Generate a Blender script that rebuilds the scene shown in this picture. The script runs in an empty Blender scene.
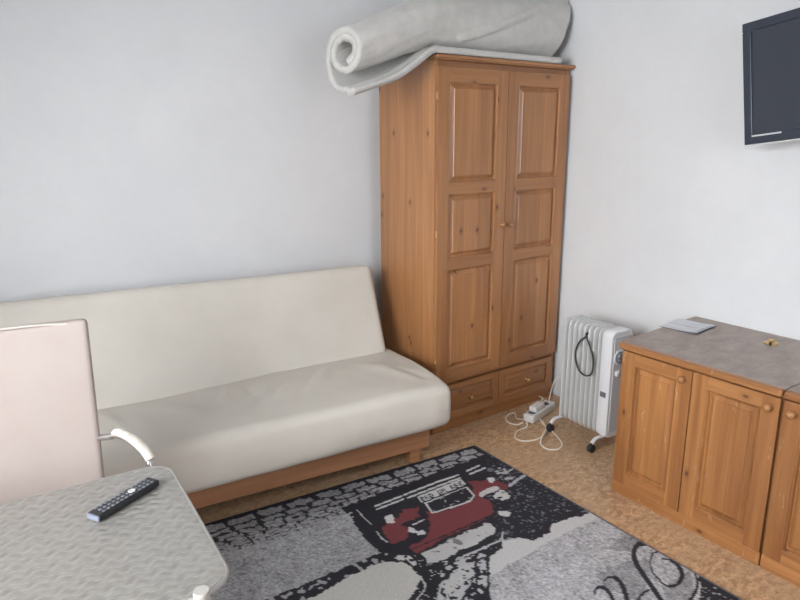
import bpy, bmesh, math, random
import numpy as np
from mathutils import Vector, Matrix, noise
random.seed(7); np.random.seed(7)
S = bpy.context.scene
COL = S.collection
R = math.radians

# ------------------------------------------------------------------ camera
F_PX, PITCH, YAW, ROLL, CAM_H = 650.4, R(13.98), R(34.31), R(-0.31), 1.6
fw = Vector((math.sin(YAW)*math.cos(PITCH), math.cos(YAW)*math.cos(PITCH), -math.sin(PITCH)))
rt0 = Vector((math.cos(YAW), -math.sin(YAW), 0)); up0 = rt0.cross(fw)
rt = rt0*math.cos(ROLL) + up0*math.sin(ROLL); up = up0*math.cos(ROLL) - rt0*math.sin(ROLL)
cd = bpy.data.cameras.new('camera'); cam = bpy.data.objects.new('camera', cd); COL.objects.link(cam)
cd.sensor_width = 36; cd.lens = F_PX*36/800; cd.clip_start = .02
m = Matrix((rt, up, -fw)).transposed().to_4x4(); m.translation = (0, 0, CAM_H)
cam.matrix_world = m; S.camera = cam
# ------------------------------------------------------------------ light
S.view_settings.view_transform = 'Standard'; S.view_settings.look = 'None'
S.view_settings.gamma = 1; S.view_settings.use_curve_mapping = False
S.view_settings.exposure = -0.34
w = bpy.data.worlds.new('sky'); S.world = w; w.use_nodes = True
bgn = w.node_tree.nodes['Background']; bgn.inputs[0].default_value = (.80, .90, 1, 1); bgn.inputs[1].default_value = 2.0

def area(name, loc, look, sx, sy, power, color, spread=180):
    l = bpy.data.lights.new(name, 'AREA'); l.shape = 'RECTANGLE'; l.size = sx; l.size_y = sy
    l.energy = power; l.color = color; l.spread = R(spread)
    o = bpy.data.objects.new(name, l); COL.objects.link(o); o.location = loc
    o.rotation_euler = (Vector(look)-Vector(loc)).to_track_quat('-Z', 'Y').to_euler()
    return o
WX0, WY0, CEIL = -1.5, -1.6, 2.62
area('window_daylight', (WX0-.02, 1.0, 1.60), (3.0, 2.1, .05), 1.7, 1.35, 88, (.955, .975, 1.0), 116)
area('rear_window_daylight', (0.9, WY0-.02, 1.6), (2.6, 1.3, .1), 1.5, 1.35, 26, (.96, .97, 1.0), 150)

# ------------------------------------------------------------------ materials
def mat(name, base=(.8, .8, .8), rough=.5, metal=0, **kw):
    m = bpy.data.materials.new(name); m.use_nodes = True
    b = m.node_tree.nodes['Principled BSDF']
    b.inputs['Base Color'].default_value = (*base, 1); b.inputs['Roughness'].default_value = rough
    b.inputs['Metallic'].default_value = metal
    for k, v in kw.items(): b.inputs[k.replace('_', ' ')].default_value = v
    return m
class NT:
    def __init__(s, m): s.t = m.node_tree; s.b = s.t.nodes['Principled BSDF']
    def n(s, typ, **kw):
        x = s.t.nodes.new(typ)
        for k, v in kw.items():
            if k.startswith('i_'):
                k = k[2:]; x.inputs[int(k) if k.isdigit() else k].default_value = v
            else: setattr(x, k, v)
        return x
    def l(s, a, b): s.t.links.new(a, b)
    def obj(s, scale=(1, 1, 1), loc=None):
        tc = s.n('ShaderNodeTexCoord'); mp = s.n('ShaderNodeMapping'); mp.inputs['Scale'].default_value = scale
        if loc: mp.inputs['Location'].default_value = loc
        s.l(tc.outputs['Object'], mp.inputs[0]); return mp.outputs[0]
    def noise(s, vec, scale, detail=4, rough=.55, dist=0):
        x = s.n('ShaderNodeTexNoise'); x.inputs['Scale'].default_value = scale; x.inputs['Detail'].default_value = detail
        x.inputs['Roughness'].default_value = rough; x.inputs['Distortion'].default_value = dist
        if vec: s.l(vec, x.inputs['Vector'])
        return x.outputs['Fac']
    def ramp(s, fac, stops):
        x = s.n('ShaderNodeValToRGB'); e = x.color_ramp.elements
        while len(e) < len(stops): e.new(.5)
        for el, (p, c) in zip(e, stops):
            el.position = p; el.color = (*c, 1) if len(c) == 3 else c
        s.l(fac, x.inputs[0]); return x.outputs[0]
    def mix(s, fac, a, b, mode='MIX'):
        x = s.n('ShaderNodeMix', data_type='RGBA', blend_type=mode)
        for v, i in ((fac, 0), (a, 6), (b, 7)):
            if isinstance(v, (int, float)): x.inputs[i].default_value = v
            elif isinstance(v, tuple): x.inputs[i].default_value = (*v, 1)
            else: s.l(v, x.inputs[i])
        return x.outputs[2]
    def bump(s, h, strength=.2, dist=.01):
        x = s.n('ShaderNodeBump'); x.inputs['Strength'].default_value = strength; x.inputs['Distance'].default_value = dist
        s.l(h, x.inputs['Height']); s.l(x.outputs[0], s.b.inputs['Normal'])
    def color(s, c): s.l(c, s.b.inputs['Base Color'])
def g3(v): return (v, v, v)

def pine(name, axis, light=(.44, .208, .082), dark=(.31, .130, .047), board=.095, rough=.38, wear=0, knots=.74):
    """varnished pine, grain running along the given local axis"""
    m = mat(name, rough=rough); t = NT(m); t.b.inputs['Coat Weight'].default_value = .25
    t.b.inputs['Coat Roughness'].default_value = .25
    tc = t.n('ShaderNodeTexCoord'); oi = t.n('ShaderNodeObjectInfo')
    off = t.n('ShaderNodeVectorMath', operation='SCALE'); off.inputs[0].default_value = (3.1, 5.7, 4.3)
    t.l(oi.outputs['Random'], off.inputs['Scale'])
    ad = t.n('ShaderNodeVectorMath', operation='ADD'); t.l(tc.outputs['Object'], ad.inputs[0]); t.l(off.outputs[0], ad.inputs[1])
    def mp(sc):
        q = t.n('ShaderNodeMapping'); q.inputs['Scale'].default_value = sc; t.l(ad.outputs[0], q.inputs[0]); return q.outputs[0]
    a = [0, 0, 0]; fine = [60]*3; fine[axis] = 2.2; mid = [16]*3; mid[axis] = .9
    f1 = t.noise(mp(tuple(fine)), 1, 3, .6, .3); f2 = t.noise(mp(tuple(mid)), 1, 3, .5, 1.2)
    c = t.mix(t.ramp(f2, [(.32, g3(0)), (.68, g3(1))]), dark, light)
    c = t.mix(t.ramp(f1, [(.35, g3(0)), (.7, g3(.55))]), c, tuple(x*.62 for x in dark))
    # glued boards, each of a slightly different tone
    sep = t.n('ShaderNodeSeparateXYZ'); t.l(tc.outputs['Object'], sep.inputs[0])
    o = [i for i in range(3) if i != axis]
    cells = []
    for i in o:
        d = t.n('ShaderNodeMath', operation='DIVIDE'); d.inputs[1].default_value = board; t.l(sep.outputs[i], d.inputs[0])
        fl = t.n('ShaderNodeMath', operation='FLOOR'); t.l(d.outputs[0], fl.inputs[0]); cells.append(fl.outputs[0])
    sm = t.n('ShaderNodeMath', operation='MULTIPLY_ADD'); sm.inputs[1].default_value = 7.3; t.l(cells[0], sm.inputs[0]); t.l(cells[1], sm.inputs[2])
    wn = t.n('ShaderNodeTexWhiteNoise', noise_dimensions='1D'); t.l(sm.outputs[0], wn.inputs['W'])
    c = t.mix(.28, c, t.ramp(wn.outputs['Value'], [(0, tuple(x*.75 for x in dark)), (1, tuple(min(1, x*1.2) for x in light))]))
    # knots
    sk = t.n('ShaderNodeSeparateXYZ'); t.l(ad.outputs[0], sk.inputs[0])
    sa = t.n('ShaderNodeMath', operation='ADD'); t.l(sk.outputs[o[0]], sa.inputs[0]); t.l(sk.outputs[o[1]], sa.inputs[1])
    cx = t.n('ShaderNodeCombineXYZ'); t.l(sa.outputs[0], cx.inputs[0]); t.l(sk.outputs[axis], cx.inputs[1])
    mk = t.n('ShaderNodeMapping'); mk.inputs['Scale'].default_value = (7.5, 4.2, 1); t.l(cx.outputs[0], mk.inputs[0])
    dn = t.n('ShaderNodeTexVoronoi', feature='F1', voronoi_dimensions='2D'); dn.inputs['Scale'].default_value = 1; t.l(mk.outputs[0], dn.inputs['Vector'])
    sepc = t.n('ShaderNodeSeparateColor'); t.l(dn.outputs['Color'], sepc.inputs[0])
    gt = t.n('ShaderNodeMath', operation='GREATER_THAN'); gt.inputs[1].default_value = knots; t.l(sepc.outputs[0], gt.inputs[0])
    k = t.ramp(dn.outputs['Distance'], [(0, g3(1)), (.035, g3(.85)), (.06, g3(.28)), (.15, g3(0))])
    mu = t.n('ShaderNodeMath', operation='MULTIPLY'); t.l(gt.outputs[0], mu.inputs[0]); t.l(k, mu.inputs[1])
    c = t.mix(mu.outputs[0], c, (.075, .022, .010))
    if wear:
        wv = t.noise(mp((30, 30, 9)), 1, 5, .65)
        c = t.mix(t.ramp(wv, [(.64, g3(0)), (.68, g3(wear))]), c, (.62, .42, .25))
    st = t.noise(mp(tuple(x*.55 for x in fine)), 1, 2, .5, .6)      # darker late-wood streaks
    c = t.mix(t.ramp(st, [(.58, g3(0)), (.74, g3(.30))]), c, tuple(x*.5 for x in dark))
    t.color(c); t.bump(f1, .06, .003)
    return m

def painted_wall(name):
    m = mat(name, rough=.85); t = NT(m)
    v = t.obj()
    c = t.mix(t.ramp(t.noise(v, 1.7, 5, .6), [(.35, g3(0)), (.7, g3(1))]), (.700, .716, .732), (.755, .768, .780))
    c = t.mix(t.ramp(t.noise(v, 14, 4, .6), [(.4, g3(0)), (.75, g3(.25))]), c, (.68, .69, .695))
    t.color(c); t.bump(t.noise(v, 40, 6, .7), .22, .006); return m
M = {}
M['wall'] = painted_wall('white_wall_paint')
M['ceiling'] = mat('white_ceiling_paint', (.78, .79, .80), .9)

def floor_mat():
    m = mat('mottled_cork_floor', rough=.42); t = NT(m); v = t.obj()
    a = t.noise(t.obj((1, 1.7, 1)), 24, 7, .78, .35); b = t.noise(v, 5, 4, .6, .4); d = t.noise(t.obj((2.4, 1, 1)), 60, 4, .7)
    c = t.mix(t.ramp(a, [(.40, g3(0)), (.60, g3(1))]), (.37, .215, .115), (.72, .49, .29))
    c = t.mix(t.ramp(b, [(.42, g3(0)), (.62, g3(.6))]), c, (.50, .34, .21))
    c = t.mix(t.ramp(d, [(.55, g3(0)), (.66, g3(.85))]), c, (.23, .12, .06))
    c = t.mix(t.ramp(t.noise(v, 9, 2, .5, 1.5), [(.62, g3(0)), (.70, g3(.6))]), c, (.30, .14, .075))
    t.color(c); t.bump(a, .05, .002); return m
M['floor'] = floor_mat()
M['pine_v'] = pine('varnished_pine_vertical_grain', 2)
M['pine_h'] = pine('varnished_pine_horizontal_grain', 0)
M['pine_d'] = pine('varnished_pine_depth_grain', 1)
M['cab_v'] = pine('worn_pine_vertical_grain', 2, (.46, .212, .072), (.26, .098, .029), wear=.30)
M['cab_h'] = pine('worn_pine_horizontal_grain', 0, (.44, .203, .072), (.26, .098, .029), wear=.30)
M['beech_h'] = pine('sofa_beech_rail', 0, (.52, .26, .13), (.40, .18, .085), board=5, rough=.45, knots=2)
def laminate():
    m = mat('scuffed_grey_brown_laminate', rough=.38); t = NT(m)
    a = t.noise(t.obj((2, 1, 1)), 7, 6, .65, .6); b = t.noise(t.obj(), 45, 5, .7)
    c = t.mix(t.ramp(a, [(.35, g3(0)), (.68, g3(1))]), (.245, .185, .150), (.37, .30, .26))
    c = t.mix(t.ramp(b, [(.52, g3(0)), (.75, g3(.6))]), c, (.44, .39, .36)); t.color(c); return m
M['laminate'] = laminate()
def fabric(name, c1, c2, scale=260, rough=.75, bs=.12, blotch=3.0):
    m = mat(name, rough=rough); t = NT(m); v = t.obj()
    t.color(t.mix(t.ramp(t.noise(v, blotch, 5, .6), [(.35, g3(0)), (.68, g3(1))]), c1, c2))
    t.bump(t.noise(v, scale, 3, .6), bs, .003); return m
M['sofa'] = fabric('cream_faux_leather', (.57, .535, .475), (.63, .595, .535), 120, .5, .10, 2.5)
M['seam'] = mat('cream_seam_cord', (.55, .52, .46), .6)
M['chairpad'] = fabric('dusty_pink_beige_leatherette', (.41, .345, .318), (.44, .378, .345), 90, .5, .08, 5)
M['chairtrim'] = mat('pale_leatherette_piping', (.62, .56, .52), .5)
M['mattress'] = None
def mattress_mat():
    m = mat('off_white_quilted_cotton', rough=.9); t = NT(m)
    t.b.inputs['Sheen Weight'].default_value = .2
    v = t.obj(); a = t.noise(t.obj((60, 200, 200)), 1, 3, .6); b = t.noise(v, 18, 4, .6)
    t.color(t.mix(t.ramp(b, [(.35, g3(0)), (.7, g3(1))]), (.53, .52, .495), (.60, .59, .565)))
    mx = t.mix(.5, a, b); t.bump(mx, .35, .006); return m
M['mattress'] = mattress_mat()
M['cream_edge'] = mat('cream_mattress_binding', (.66, .62, .52), .8)
M['chrome'] = mat('brushed_chrome', (.62, .62, .62), .25, 1)
M['armpad'] = fabric('worn_cream_arm_pad', (.72, .68, .62), (.50, .45, .39), 60, .35, .1, 28)
M['brass'] = mat('brass', (.62, .42, .17), .32, .85)
M['knobwood'] = mat('turned_pine_knob', (.36, .16, .055), .3, Coat_Weight=.4)
M['steel_rim'] = mat('polished_table_rim', (.50, .49, .47), .28, .75)
M['leg_cream'] = mat('cream_painted_table_leg', (.44, .42, .385), .5)
M['black'] = mat('black_plastic', (.018, .019, .024), .35)
M['rubber'] = mat('black_rubber', (.02, .02, .02), .6)
M['key'] = mat('pale_grey_rubber_key', (.20, .21, .235), .5)
M['remote_end'] = mat('silver_blue_remote_end', (.24, .26, .34), .3, .3)
M['white_enamel'] = mat('white_enamel', (.76, .77, .79), .35)
M['grey_enamel'] = mat('pale_grey_enamel', (.62, .63, .64), .4)
M['fin'] = mat('off_white_radiator_fin', (.58, .585, .575), .3)
M['white_plastic'] = mat('white_plastic', (.78, .77, .74), .4)
M['cord_white'] = mat('cream_cable', (.80, .76, .66), .5)
M['hole'] = mat('dark_socket_hole', (.06, .06, .06), .7)
M['tv_bezel'] = mat('charcoal_tv_bezel', (.030, .037, .055), .35)
M['tv_screen'] = mat('dark_grey_tv_panel', (.040, .046, .062), .28)
M['silver'] = mat('silver_trim', (.78, .78, .78), .3, .4)
M['grey_plastic'] = mat('grey_plastic', (.15, .16, .18), .5)
M['window_white'] = mat('white_window_frame', (.80, .80, .80), .4)
M['glass'] = mat('window_glass', (1, 1, 1), 0, Transmission_Weight=1, IOR=1.01)
M['door_paint'] = mat('white_door_paint', (.74, .74, .72), .5)
def paper():
    m = mat('printed_leaflet_paper', rough=.6); t = NT(m)
    a = t.noise(t.obj((6, 40, 1)), 1, 2, .5)
    t.color(t.mix(t.ramp(a, [(.52, g3(0)), (.60, g3(.6))]), (.72, .74, .78), (.42, .44, .48))); return m
M['paper'] = paper()
M['paper_dark'] = mat('dark_leaflet_cover', (.10, .11, .15), .4)
def tabletop():
    m = mat('embossed_silver_tabletop', (.5, .48, .45), .30, .35); t = NT(m)
    tc = t.n('ShaderNodeTexCoord'); sp = t.n('ShaderNodeSeparateXYZ'); t.l(tc.outputs['Object'], sp.inputs[0])
    def M2(op, a, b=None, c=None):
        x = t.n('ShaderNodeMath', operation=op)
        for i, v in enumerate((a, b, c)):
            if v is None: continue
            if isinstance(v, (int, float)): x.inputs[i].default_value = v
            else: t.l(v, x.inputs[i])
        return x.outputs[0]
    X, Y = sp.outputs[0], sp.outputs[1]
    # interlocking wave rows
    row = M2('MULTIPLY', Y, 1/.024)
    ph = M2('MULTIPLY', M2('SINE', M2('MULTIPLY', X, 2*math.pi/.044)), .17)
    r2 = M2('ADD', row, ph); fr = M2('FRACT', r2)
    fl = M2('FLOOR', r2)
    lump = M2('SINE', M2('ADD', M2('MULTIPLY', X, 2*math.pi/.044), M2('MULTIPLY', fl, math.pi)))
    h = M2('MULTIPLY', M2('SINE', M2('MULTIPLY', fr, math.pi)), M2('ADD', M2('MULTIPLY', lump, .5), .9))
    ns = t.noise(t.obj((4, 10, 1)), 9, 4, .6)
    ridge = t.ramp(M2('SINE', M2('MULTIPLY', fr, math.pi)), [(0, g3(1)), (.30, g3(0))])
    c = t.mix(t.ramp(ns, [(.35, g3(0)), (.7, g3(1))]), (.285, .272, .25), (.35, .338, .312))
    t.color(t.mix(M2('MULTIPLY', M2('MULTIPLY', ridge, .60), t.ramp(lump, [(.3, g3(0)), (.8, g3(1))])), c, (.60, .59, .56)))
    t.bump(h, .28, .006); return m
M['tabletop'] = tabletop()
def rugmat():
    m = mat('printed_woven_rug', rough=.95); t = NT(m)
    a = t.n('ShaderNodeVertexColor'); a.layer_name = 'print'
    ns = t.noise(t.obj(), 240, 3, .7)
    t.color(t.mix(.45, a.outputs[0], t.ramp(ns, [(.30, g3(.35)), (.70, g3(1))]), 'MULTIPLY'))
    t.bump(ns, .5, .004); return m
M['rug'] = rugmat()

# ------------------------------------------------------------------ mesh builder
class MB:
    def __init__(s): s.bm = bmesh.new(); s.mats = []
    def mi(s, m):
        if m is None: return 0
        if m not in s.mats: s.mats.append(m)
        return s.mats.index(m)
    def merge(s, b2, m=None, mtx=None):
        i = s.mi(m)
        if mtx is not None: bmesh.ops.transform(b2, matrix=mtx, verts=b2.verts)
        vm = [s.bm.verts.new(v.co) for v in b2.verts]
        b2.verts.index_update()
        for f in b2.faces:
            try: nf = s.bm.faces.new([vm[v.index] for v in f.verts]); nf.material_index = i; nf.smooth = f.smooth
            except ValueError: pass
        b2.free()
    def box(s, x0, x1, y0, y1, z0, z1, bev=0, m=None, mtx=None, seg=2):
        b = bmesh.new(); bmesh.ops.create_cube(b, size=1)
        for v in b.verts:
            v.co = Vector((x0+(v.co.x+.5)*(x1-x0), y0+(v.co.y+.5)*(y1-y0), z0+(v.co.z+.5)*(z1-z0)))
        if bev: bmesh.ops.bevel(b, geom=b.edges[:], offset=bev, segments=seg, profile=.5, affect='EDGES')
        s.merge(b, m, mtx); return s
    def rings(s, rings, m=None, cap=True, closed=False, smooth=True, loop=True):
        b = bmesh.new(); R_ = [[b.verts.new(p) for p in r] for r in rings]
        n = len(R_[0]); k = len(R_)
        for i in range(k if closed else k-1):
            A, B = R_[i], R_[(i+1) % k]
            for j in range(n if loop else n-1):
                f = b.faces.new((A[j], A[(j+1) % n], B[(j+1) % n], B[j])); f.smooth = smooth
        if cap and not closed:
            b.faces.new(R_[0][::-1]); b.faces.new(R_[-1])
        s.merge(b, m); return s
    def tube(s, pts, r, m=None, n=10, closed=False, cap=True, flat=1.0):
        pts = [Vector(p) for p in pts]; rings = []; prev = None
        for i, p in enumerate(pts):
            if closed: d = pts[(i+1) % len(pts)]-pts[i-1]
            else: d = pts[min(i+1, len(pts)-1)]-pts[max(i-1, 0)]
            d.normalize()
            if prev is None:
                u = d.orthogonal().normalized()
                if abs(d.z) < .9: u = Vector((0, 0, 1)).cross(d).normalized()
            else: u = (prev-d*prev.dot(d)).normalized()
            prev = u; v = d.cross(u); rr = r[i] if isinstance(r, (list, tuple)) else r
            rings.append([p+u*rr*math.cos(2*math.pi*k/n)+v*rr*flat*math.sin(2*math.pi*k/n) for k in range(n)])
        return s.rings(rings, m, cap=cap, closed=closed)
    def lathe(s, prof, origin=(0, 0, 0), axis=(0, 0, 1), m=None, n=20):
        q = Vector(axis).to_track_quat('Z', 'Y').to_matrix(); o = Vector(origin)
        return s.rings([[o+q@Vector((r*math.cos(2*math.pi*k/n), r*math.sin(2*math.pi*k/n), h)) for k in range(n)] for r, h in prof], m)
    def rectloft(s, x0, x1, z0, z1, y, steps, m=None):
        """concentric rectangles in an x-z plane facing -y: steps = (inset, depth into the thing)"""
        return s.rings([[(x0+i, y+d, z0+i), (x1-i, y+d, z0+i), (x1-i, y+d, z1-i), (x0+i, y+d, z1-i)] for i, d in steps], m, smooth=False)
    def build(s, name, material=None, parent=None, loc=None, fix=True):
        if fix: bmesh.ops.recalc_face_normals(s.bm, faces=s.bm.faces[:])
        me = bpy.data.meshes.new(name); s.bm.to_mesh(me); s.bm.free()
        for mm in (s.mats or [material]): me.materials.append(mm)
        o = bpy.data.objects.new(name, me); COL.objects.link(o)
        if parent: o.parent = parent
        if loc: o.location = loc
        return o
def tag(o, label=None, cat=None, group=None, kind=None):
    for k, v in (('label', label), ('category', cat), ('group', group), ('kind', kind)):
        if v: o[k] = v
    return o
def thing(name, label, cat, loc=(0, 0, 0), rz=0, group=None, mtx=None):
    o = bpy.data.objects.new(name, None); COL.objects.link(o); o.empty_display_size = .05
    if mtx is not None: o.matrix_world = mtx
    else: o.location = loc; o.rotation_euler = (0, 0, rz)
    return tag(o, label, cat, group)
def struct(o): return tag(o, kind='structure')
def curve(pts, n=8, closed=False):
    """Catmull-Rom through the points"""
    P = [Vector(p) for p in pts]; out = []; k = len(P)
    for i in range(k if closed else k-1):
        a, b, c, d = (P[(i-1) % k], P[i], P[(i+1) % k], P[(i+2) % k]) if closed else (P[max(i-1, 0)], P[i], P[i+1], P[min(i+2, k-1)])
        for j in range(n):
            t = j/n
            out.append(.5*((2*b)+(c-a)*t+(2*a-5*b+4*c-d)*t*t+(3*b-a-3*c+d)*t**3))
    if not closed: out.append(P[-1])
    return out
def rounded_block(hx, hy, hz, r, nx, ny, nz, disp=None):
    """dense rounded box centred on the origin, shaped by disp(point)->point"""
    b = bmesh.new(); V = {}
    def lin(h, n):   # samples crowd towards the ends so the rounding is smooth
        return [h*math.sin(math.pi/2*(-1+2*i/n))*.35+h*(-1+2*i/n)*.65 for i in range(n+1)]
    X, Y, Z = lin(hx, nx), lin(hy, ny), lin(hz, nz)
    def vert(i, j, k):
        key = (i, j, k)
        if key not in V:
            p = Vector((X[i], Y[j], Z[k]))
            q = Vector((max(-hx+r, min(hx-r, p.x)), max(-hy+r, min(hy-r, p.y)), max(-hz+r, min(hz-r, p.z))))
            d = p-q
            if d.length > 1e-9: p = q+d.normalized()*r*1.0 if sum(abs(c) > 1e-9 for c in d) > 1 else q+d
            if disp: p = disp(p)
            V[key] = b.verts.new(p)
        return V[key]
    def quad(a, c, d, e):
        f = b.faces.new((vert(*a), vert(*c), vert(*d), vert(*e))); f.smooth = True
    for i in range(nx):
        for j in range(ny):
            for k in (0, nz): quad((i, j, k), (i+1, j, k), (i+1, j+1, k), (i, j+1, k))
    for i in range(nx):
        for k in range(nz):
            for j in (0, ny): quad((i, j, k), (i+1, j, k), (i+1, j, k+1), (i, j, k+1))
    for j in range(ny):
        for k in range(nz):
            for i in (0, nx): quad((i, j, k), (i, j+1, k), (i, j+1, k+1), (i, j, k+1))
    return b

# ------------------------------------------------------------------ the room
WB = 3.012                      # right-hand wall plane
def wallA_y(x): return 3.30 - math.tan(R(6.5))*(x-2.0)     # back wall runs slightly askew
YL, YR = wallA_y(WX0), wallA_y(WB)
mb = MB(); mb.box(WX0-.2, WB+.2, WY0-.2, 4.1, -.1, 0); struct(mb.build('floor', M['floor']))
mb = MB(); mb.box(WX0-.2, WB+.2, WY0-.2, 4.1, CEIL, CEIL+.1); struct(mb.build('ceiling', M['ceiling']))
mb = MB(); t_ = .15
mb.rings([[(WX0-.2, wallA_y(WX0-.2), z), (WB+.2, wallA_y(WB+.2), z), (WB+.2, 4.1, z), (WX0-.2, 4.1, z)] for z in (0, CEIL)], smooth=False)
struct(mb.build('wall_back', M['wall']))
mb = MB(); mb.box(WB, WB+t_, WY0-.2, YR+.02, 0, CEIL); struct(mb.build('wall_right', M['wall']))
# left wall with a window opening
def holed(axis, c0, c1, a0, a1, h0, h1, z0, z1):
    mb = MB()
    for (p, q, zz0, zz1) in ((a0, h0, 0, CEIL), (h1, a1, 0, CEIL), (h0, h1, 0, z0), (h0, h1, z1, CEIL)):
        if axis == 'x': mb.box(c0, c1, p, q, zz0, zz1)
        else: mb.box(p, q, c0, c1, zz0, zz1)
    return mb
struct(holed('x', WX0-.15, WX0, WY0-.2, YL+.05, .1, 1.9, .9, 2.3).build('wall_left', M['wall']))
struct(holed('y', WY0-.15, WY0, WX0, WB, .1, 1.7, .9, 2.3).build('wall_front', M['wall']))
def window(name, axis, c, a0, a1, z0, z1):
    root = bpy.data.objects.new(name, None); COL.objects.link(root); struct(root)
    mb = MB(); fw_ = .06
    def bx(p, q, r_, s_, d0=-.03, d1=.03, tgt=None):
        (tgt or mb).box(*((c+d0, c+d1, p, q) if axis == 'x' else (p, q, c+d0, c+d1)), r_, s_, .004)
    bx(a0, a0+fw_, z0, z1); bx(a1-fw_, a1, z0, z1); bx(a0, a1, z0, z0+fw_); bx(a0, a1, z1-fw_, z1)
    mid = (a0+a1)/2; bx(mid-.045, mid+.045, z0, z1)
    f = mb.build('window_frame', M['window_white'], root)
    g = MB(); bx(a0+fw_, a1-fw_, z0+fw_, z1-fw_, -.004, .004, g); g.build('pane', M['glass'], root)
    h = MB(); s = 1 if axis == 'x' else 1
    if axis == 'x': h.box(c+.05, c+.20, a0-.05, a1+.05, z0-.03, z0, .006)
    else: h.box(a0-.05, a1+.05, c+.05, c+.20, z0-.03, z0, .006)
    h.build('window_sill', M['window_white'], root)
window('window_1', 'x', WX0-.10, .1, 1.9, .9, 2.3)
window('window_2', 'y', WY0-.10, .1, 1.7, .9, 2.3)

# ------------------------------------------------------------------ wardrobe
def raised_panel(x0, x1, z0, z1, y, parent, name='panel', hg=False, mv=None):
    mb = MB()
    mb.rectloft(x0, x1, z0, z1, y, [(-.004, .014), (0, .002), (.002, -.002), (.0055, .001), (.0085, .013), (.014, .014), (.030, .004), (.032, .001)], mv)
    return mb.build(name, None, parent)
WW, WD, WH = .965, .49, 1.967
ward = thing('wardrobe', 'tall two-door pine wardrobe with two small bottom drawers, standing in the corner', 'wardrobe', (2.014, 2.640, 0), R(1.2))
def part(root, name, material, boxes, bev=.002):
    mb = MB()
    for b in boxes: mb.box(*b, bev)
    return mb.build(name, material, root)
part(ward, 'side_panel', M['pine_v'], [(0, .022, 0.0, WD, 0, WH)])
part(ward, 'side_panel', M['pine_v'], [(WW-.022, WW, 0.0, WD, 0, WH)])
part(ward, 'back_panel', M['pine_v'], [(.022, WW-.022, WD-.012, WD, .02, WH)])
part(ward, 'plinth', M['pine_h'], [(.022, WW-.022, .004, .024, 0, .075), (.022, WW-.022, .03, WD-.015, .055, .075)])
part(ward, 'face_rail', M['pine_h'], [(.022, WW-.022, .004, .024, .278, .300)])
part(ward, 'face_rail', M['pine_h'], [(.022, WW-.022, .004, .024, 1.930, WH)])
# crown board: thin stepped cornice
mb = MB()
mb.box(-.004, WW+.010, -.022, WD, WH, WH+.008, .002); mb.box(-.010, WW+.020, -.032, WD, WH+.007, WH+.024, .005, seg=3)
mb.build('cornice', M['pine_h'], ward)
def knob(parent, x, y, z, mtl, r=.014, name='knob'):
    mb = MB(); mb.lathe([(r*.75, 0), (r*.7, .003), (r*.38, .006), (r*.4, .014), (r*.95, .019), (r, .025), (r*.8, .031), (r*.3, .034), (.0005, .0345)], (x, y, z), (0, -1, 0), mtl, 18)
    return mb.build(name, mtl, parent)
DZ0, DZ1, DT = .302, 1.936, .022
xm = WW/2
def door(parent, x0, x1, z0, z1, y0, panels, fv, fh, st=.062, th=.022, tops=None):
    """frame-and-panel door; panels = list of (z0,z1) openings"""
    mb = MB(); y1 = y0+th
    mb.box(x0, x0+st, y0, y1, z0, z1, .0025, fv); mb.box(x1-st, x1, y0, y1, z0, z1, .0025, fv)
    zs = [z0]+[v for p in panels for v in p]+[z1]
    for i in range(0, len(zs), 2): mb.box(x0+st-.001, x1-st+.001, y0+.0006, y1-.001, zs[i], zs[i+1], .0012, fh)
    d = mb.build('door', None, parent)
    for a, b in panels: raised_panel(x0+st, x1-st, a, b, y0, d, 'door_panel', mv=fv)
    return d
PAN = [(.368, .925), (.985, 1.318), (1.378, 1.868)]
d1 = door(ward, .006, xm-.0022, DZ0, DZ1, -.018, PAN, M['pine_v'], M['pine_h'], .075)
d2 = door(ward, xm+.0022, WW-.006, DZ0, DZ1, -.018, PAN, M['pine_v'], M['pine_h'], .075)
knob(d1, xm-.026, -.018, 1.135, M['knobwood'], .013); knob(d2, xm+.026, -.018, 1.135, M['knobwood'], .013)
for d, x in ((d1, .004), (d2, WW-.004)):
    for z in (.42, 1.12, 1.80):
        mb = MB(); mb.tube([(x, -.012, z-.018), (x, -.012, z+.018)], .003, n=8); mb.build('hinge', M['brass'], d)
for (x0, x1) in ((.024, xm-.002), (xm+.002, WW-.024)):
    mb = MB(); y0 = -.014
    fx = .036
    mb.box(x0, x0+fx, y0, .008, .078, .274, .002, M['pine_v']); mb.box(x1-fx, x1, y0, .008, .078, .274, .002, M['pine_v'])
    mb.box(x0+fx, x1-fx, y0+.0006, .007, .078, .108, .001, M['pine_h']); mb.box(x0+fx, x1-fx, y0+.0006, .007, .244, .274, .001, M['pine_h'])
    dr = mb.build('drawer', None, ward)
    raised_panel(x0+fx, x1-fx, .108, .244, y0, dr, 'drawer_panel', mv=M['pine_h'])
    knob(dr, (x0+x1)/2, y0+.002, .176, M['brass'], .013)

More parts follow.
